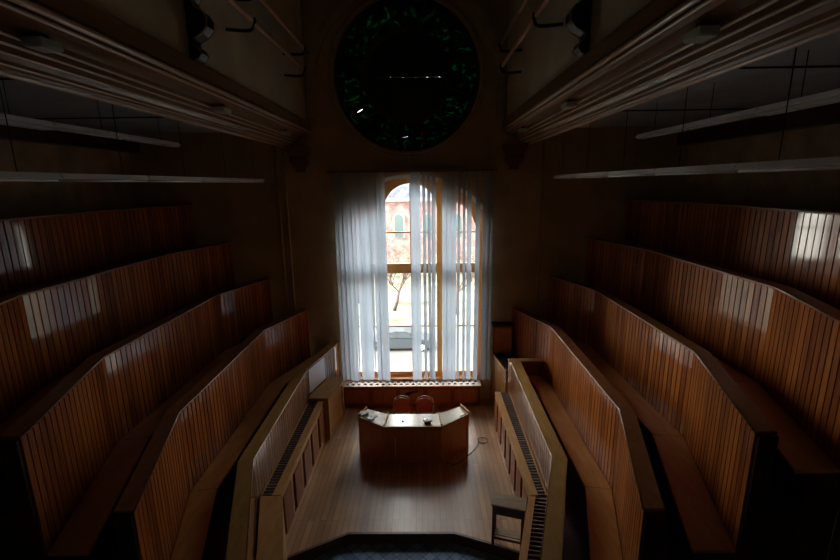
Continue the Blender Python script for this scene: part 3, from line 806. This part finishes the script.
# spotlight boxes under the beams
for s in (-1, 1):
    for i, (y, L) in enumerate(((3.72, .22), (6.85, .28), (9.9, .28))):
        t = thing('lamp_box', 'grey-green box lamp under %s beam, %s' % (side_name[s], ('nearest the viewer', 'middle of three', 'nearest the window wall')[i]), 'lamp', (s*2.56, y, 7.0), 'box lamps under the beams')
        bb = B(); bb.box(s*2.48, s*2.64, y-L/2, y+L/2, 7.07, 7.13); bb.build('body', M['box'], t, bevel=.008)
        bb = B(); bb.box(s*2.53, s*2.59, y-.03, y+.03, 7.131, 7.172); bb.build('mount', M['iron'], t)
        bb = B(); bb.box(s*2.49, s*2.63, y-L/2+.02, y+L/2-.02, 7.06, 7.069); bb.build('lens', M['tube'], t)
    # console under beam end at back wall
    t = thing('beam_console', 'carved dark console on back wall under end of %s beam' % side_name[s], 'bracket', (s*2.67, D, 6.3))
    bb = B()
    for z0, z1, xa, xb, d in ((6.80, 6.925, 2.38, 2.98, .30), (6.70, 6.80, 2.42, 2.94, .25), (6.52, 6.70, 2.45, 2.91, .20), (6.44, 6.52, 2.50, 2.86, .14), (6.32, 6.44, 2.56, 2.80, .09)):
        bb.box(s*xa, s*xb, D-d, D-.001, z0, z1)
    bb.build('block', M['beam'], t, bevel=.012)
    for i in range(6):
        x = s*(2.49+i*.076)
        bb = B(); bb.lathe([(.0, -.05), (.024, -.04), (.03, -.01), (.03, .03), (.02, .05), (0.001, .055)], (x, D-.215, 6.62), 10); bb.build('egg_ornament', M['beam'], t, smooth=True)
    # carved scroll bracket on gallery wall
    prof = [(2.449, 7.50), (2.40, 7.51), (2.34, 7.54), (2.30, 7.60), (2.33, 7.66), (2.39, 7.70), (2.38, 7.76), (2.27, 7.82), (2.20, 7.90), (2.19, 7.99), (2.24, 8.07), (2.33, 8.12), (2.36, 8.20), (2.29, 8.27),
            (2.25, 8.36), (2.30, 8.44), (2.22, 8.52), (2.13, 8.62), (2.10, 8.75), (2.18, 8.86), (2.30, 8.92), (2.28, 9.05), (2.2, 9.2), (2.25, 9.6), (2.449, 9.7)]
    t = thing('scroll_bracket', 'dark carved scroll bracket standing out from %s gallery wall' % side_name[s], 'bracket', (s*2.3, 5.92, 7.5))
    bb = B(); bb.prism([(s*x, z) for x, z in prof], 5.83, 6.01, 'xz'); bb.build('scroll', M['carve'], t)
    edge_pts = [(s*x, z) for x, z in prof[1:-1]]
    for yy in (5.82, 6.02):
        bb = B(); bb.tube([(x, yy, z) for x, z in edge_pts], .010, 6); bb.build('scroll_edge_highlight', M['ridge_highlight'], t, smooth=True)  # pale tubes painted as thin highlights along the dark carving
    # twin rails on iron brackets
    t = thing('wall_rail', 'pair of thin wooden rails on iron brackets along %s gallery wall' % side_name[s], 'rail', (s*2.1, 8, 8.3))
    for (x, z) in ((2.06, 8.35), (2.02, 8.76)):
        bb = B(); bb.tube([(s*x, 1.0, z), (s*x, 6, z), (s*x, 10.15, z)], .036, 8); bb.build('rail', M['copper'], t, smooth=True)
    for y in (7.0, 9.75):
        for (x, z) in ((2.06, 8.35), (2.02, 8.76)):
            bb = B(); bb.tube([(s*2.449, y, z-.12), (s*2.2, y, z-.14), (s*(x+.05), y, z-.14), (s*x, y, z-.12), (s*(x-.035), y, z-.03), (s*(x-.03), y, z+.03)], .026, 6); bb.build('bracket', M['iron'], t, smooth=True)
    # heating pipes on back wall beside benches
    for j, x in enumerate((3.10, 3.30) if s < 0 else (3.42,)):
        bb = B(); bb.tube([(s*x, D-.05, 2.72 if s < 0 else 2.75), (s*x, D-.05, 5), (s*x, D-.05, 6.92 if s < 0 else 7.29)], .03, 8)
        tag(bb.build('heating_pipe', M['plaster'], smooth=True), ('slim wall pipe behind left benches, %s' % ('closer to window' if j == 0 else 'farther from window')) if s < 0 else 'single slim wall pipe behind right benches', 'pipe')

# ------------------------------------------------------------------ outside
G = -5.3
def outdoor(name, c1, c2, sc, rough=.9):
    m, nt, b_ = new_mat(name)
    tc = nt.nodes.new('ShaderNodeTexCoord'); n = nt.nodes.new('ShaderNodeTexNoise'); n.inputs['Scale'].default_value = sc; n.inputs['Detail'].default_value = 8
    nt.links.new(tc.outputs['Object'], n.inputs['Vector']); r = ramp(nt, [(.35, c1), (.65, c2)]); nt.links.new(n.outputs['Fac'], r.inputs[0])
    nt.links.new(r.outputs[0], b_.inputs['Base Color']); b_.inputs['Roughness'].default_value = rough
    b_.inputs['Specular IOR Level'].default_value = .2
    return m
M['pave'] = outdoor('pale_pavement', (.10, .097, .09), (.135, .13, .122), .35)
M['lawn'] = outdoor('dry_lawn', (.07, .066, .046), (.17, .16, .13), .6)
M['brick'] = outdoor('red_brick', (.13, .07, .065), (.24, .16, .145), 1.2)
M['slate'] = outdoor('slate_roof', (.05, .055, .075), (.13, .13, .16), 1.0)
M['bark'] = outdoor('bark', (.05, .03, .025), (.09, .06, .05), 6)
M['twig'] = outdoor('bushes', (.10, .088, .066), (.26, .235, .19), 3)
M['car'] = plain('car_paint', (.05, .06, .07), .3, .4)
M['carglass'] = plain('car_glass', (.05, .06, .07), .1)
M['shutter'] = plain('dark_green_glass', (.045, .075, .075), .3)
M['surround'] = plain('pink_sandstone', (.22, .15, .14), .8)
M['stone'] = plain('pale_stone', (.20, .195, .18), .8)
bb = B(); bb.box(-45, 45, 13.5, 33.2, G-.3, G); struct(bb.build('ground', M['pave']), 'pale sunlit pavement outside')
bb = B(); bb.box(-45, 45, 33.2, 90, G-.3, G+.03); struct(bb.build('ground', M['lawn']), 'dry lawn outside')
bb = B(); bb.box(-45, 45, 41.5, 43.5, G+.03, G+.05); struct(bb.build('path', M['pave']), 'pale path across the lawn')

def make_car(cx, cy, z, label):
    t = thing('car', label, 'car', (cx, cy, z))
    W_ = .86
    body = [(-2.25, .32), (-2.2, .62), (-2.05, .74), (-1.75, .82), (-1.35, .93), (1.0, .94), (1.75, .80), (2.15, .70), (2.25, .5), (2.2, .3), (1.75, .22), (-1.8, .22)]
    bb = B(); bb.prism([(cx+a, z+c) for a, c in body], cy-W_, cy+W_, 'xz'); bb.build('body', M['car'], t, bevel=.05)
    cab = [(-1.55, .93), (-1.0, 1.28), (-.45, 1.42), (.15, 1.41), (.6, 1.28), (1.15, .94)]
    bb = B(); bb.prism([(cx+a, z+c) for a, c in cab], cy-W_+.12, cy+W_-.12, 'xz'); bb.build('cabin', M['car'], t, bevel=.04)
    for pts in ([(-1.25, .98), (-.85, 1.24), (-.42, 1.34), (-.38, .98)], [(-.30, .98), (-.32, 1.35), (.14, 1.34), (.52, 1.22), (.82, .98)]):
        for yy in (cy-W_+.105, cy+W_-.12):
            bb = B(); bb.prism([(cx+a, z+c) for a, c in pts], yy, yy+.014, 'xz'); bb.build('side_window', M['carglass'], t)
    for a in (-1.35, 1.35):
        for yy in (cy-W_-.02, cy+W_-.18):
            bb = B(); bb.tube([(cx+a, yy, z+.32), (cx+a, yy+.1, z+.32), (cx+a, yy+.2, z+.32)], .32, 18); bb.build('wheel', M['cord'], t)
            bb = B(); yq = yy-.012 if yy < cy else yy+.2; bb.tube([(cx+a, yq, z+.32), (cx+a, yq+.006, z+.32), (cx+a, yq+.012, z+.32)], .19, 14); bb.build('hubcap', M['lampgrey'], t)
make_car(-1.15, 29.2, G, 'dark grey saloon car parked outside, seen through the lower window panes')

def grow(b, p, d, L, r, depth, rnd):
    n = 3; path = [p.copy()]; q = p.copy(); dd = d.copy()
    for i in range(n):
        dd = (dd+Vector((rnd.uniform(-.22, .22), rnd.uniform(-.22, .22), rnd.uniform(-.02, .14)))).normalized()
        q = q+dd*L/n; path.append(q.copy())
    b.tube(path, [r*(1-.45*i/n) for i in range(n+1)], 5)
    if depth > 0:
        for k in range(3 if depth > 1 else 4):
            nd = (dd+Vector((rnd.uniform(-.9, .9), rnd.uniform(-.9, .9), rnd.uniform(-.15, .6)))).normalized()
            grow(b, path[rnd.choice((2, 3))], nd, L*rnd.uniform(.62, .85), r*.55, depth-1, rnd)
def tree(x, y, h, seed, label, lean=0):
    rnd = random.Random(seed)
    t = thing('bare_tree', label, 'tree', (x, y, G), 'bare trees outside')
    bb = B(); p = Vector((x, y, G)); top = Vector((x+lean, y, G+h*.38))
    bb.tube([p, p+(top-p)*.5+Vector((.05, 0, 0)), top], [.16, .13, .11], 7); bb.build('trunk', M['bark'], t, smooth=True)
    bb = B()
    for k in range(5):
        d = Vector((rnd.uniform(-1, 1), rnd.uniform(-1, 1), rnd.uniform(.35, 1))).normalized()
        grow(bb, top.copy(), d, h*.26, .08, 3, rnd)
    bb.build('branches', M['bark'], t)
tree(-2.35, 38.3, 4.6, 3, 'small bare leaning tree outside, seen above the parked car', .45)
tree(3.2, 37, 5.0, 8, 'bare tree outside behind the blinds of the right window section')
tree(-6.0, 41, 5.0, 5, 'bare tree outside behind the blinds of the left window section')

def bush(x, y, rx, h, seed, label):
    rnd = random.Random(seed); bb = B()
    for i in range(420):
        a, e = rnd.uniform(0, 2*PI), rnd.random()
        r_ = rx*math.sqrt(rnd.random()); z = G+h*rnd.random()**.8*(1-.5*(r_/rx)**2)
        c = Vector((x+r_*math.cos(a), y+r_*.5*math.sin(a), z)); d = Vector((rnd.uniform(-1, 1), rnd.uniform(-1, 1), rnd.uniform(.1, 1)))*.28
        e2 = Vector((rnd.uniform(-1, 1), rnd.uniform(-1, 1), rnd.uniform(-1, 1)))*.10
        bb.face([c, c+d, c+d+e2, c+e2])
    tag(bb.build('shrub', M['twig']), label, 'shrub', 'shrubs before the brick building')
bl = ['far left', 'left of the tree', 'behind the tree', 'right of the tree', 'behind the middle mullion', 'far right']
for i, x in enumerate((-11, -7, -3.2, .8, 4.8, 9)):
    bush(x, 53+(i % 2), 2.9, 4.6+.4*(i % 3), 20+i, 'pale dry shrub before the brick building, %s' % bl[i])

t = thing('brick_building', 'red brick building with slate roof and round-arched windows across the street', 'building', (-3, 62, G))
bb = B(); bb.box(-24, 20, 60, 70, G, 3.9); bb.build('wall', M['brick'], t)
bb = B(); bb.box(-24.3, 20.3, 59.6, 60, 3.7, 4.25); bb.build('cornice', M['stone'], t)
bb = B(); bb.prism([(59.5, 4.26), (70.5, 4.26), (65.5, 12.5), (64.5, 12.5)], -24.4, 20.4, 'yz'); bb.build('roof', M['slate'], t)
for i in range(9):
    x = -19.0+4.0*i
    pts = [(x-.6, -1.2), (x+.6, -1.2)] + arc(x, 1.35, .6, 0, 180, 10)
    sur = [(x-.85, -1.3), (x+.85, -1.3)] + arc(x, 1.35, .85, 0, 180, 10)
    bb = B(); bb.prism(sur, 59.93, 59.999, 'xz'); f = bb.build('window_surround', M['surround'], t)
    bb = B(); bb.prism(pts, 59.90, 59.929, 'xz'); bb.build('window', M['shutter'], f)

# ------------------------------------------------------------------ light
w = bpy.data.worlds.new('sky'); scene.world = w; w.use_nodes = True; nt = w.node_tree
bg = nt.nodes['Background']
tc = nt.nodes.new('ShaderNodeTexCoord'); sp = nt.nodes.new('ShaderNodeSeparateXYZ'); nt.links.new(tc.outputs['Generated'], sp.inputs[0])
r = ramp(nt, [(0, (1.0, .93, .84)), (1, (.86, .88, .92))]); nt.links.new(sp.outputs['Z'], r.inputs[0]); 
# the sky is brighter towards the sun's side (-x)
az = nt.nodes.new('ShaderNodeMapRange'); az.inputs['From Min'].default_value = -1; az.inputs['From Max'].default_value = 1
az.inputs['To Min'].default_value = 1.9; az.inputs['To Max'].default_value = .34
nt.links.new(sp.outputs['X'], az.inputs['Value'])
vm = nt.nodes.new('ShaderNodeVectorMath'); vm.operation = 'SCALE'
nt.links.new(r.outputs[0], vm.inputs[0]); nt.links.new(az.outputs[0], vm.inputs['Scale']); nt.links.new(vm.outputs[0], bg.inputs['Color'])
bg.inputs['Strength'].default_value = 4.0
sl_ = bpy.data.lights.new('sun', 'SUN'); sl_.energy = 3.5; sl_.angle = math.radians(.6); sl_.color = (1, .95, .86)
so = bpy.data.objects.new('sun', sl_); COL.objects.link(so)
d = Vector((.62, .42, -.70)); so.rotation_euler = d.to_track_quat('-Z', 'Y').to_euler()
pl = bpy.data.lights.new('window_portal', 'AREA'); pl.shape = 'RECTANGLE'; pl.size = 3.9; pl.size_y = 5.7; pl.cycles.is_portal = True
po = bpy.data.objects.new('window_portal', pl); COL.objects.link(po); po.location = (XC, FY1+.1, 3.45); po.rotation_euler = (-PI/2, 0, 0)

# ------------------------------------------------------------------ camera
f, pit, yaw, roll, cx = 437.46, .216832, .0101018, -.0123136, .4076
cp, sp_ = math.cos(pit), math.sin(pit)
R_ = Vector((1, 0, 0)); F_ = Vector((0, cp, -sp_)); U_ = Vector((0, sp_, cp))
Zr = Matrix.Rotation(yaw, 3, 'Z'); R_, F_, U_ = Zr @ R_, Zr @ F_, Zr @ U_
c, s_ = math.cos(roll), math.sin(roll)
R2, U2 = c*R_+s_*U_, -s_*R_+c*U_
cam = bpy.data.cameras.new('camera'); cam.sensor_width = 36; cam.lens = f/840*36; cam.clip_end = 300; cam.clip_start = .05
co = bpy.data.objects.new('camera', cam); COL.objects.link(co)
m3 = Matrix((R2, U2, -F_)).transposed()
co.matrix_world = Matrix.Translation((cx, 0, 6.0)) @ m3.to_4x4()
scene.camera = co

vs = scene.view_settings
scene.display_settings.display_device = 'sRGB'
vs.view_transform = 'Standard'; vs.look = 'None'; vs.gamma = 1; vs.use_curve_mapping = False; vs.exposure = 1.6
cy = scene.cycles
cy.max_bounces = 8; cy.diffuse_bounces = 5; cy.glossy_bounces = 4; cy.transparent_max_bounces = 12
cy.use_denoising = True; cy.sample_clamp_indirect = 6; cy.caustics_reflective = False
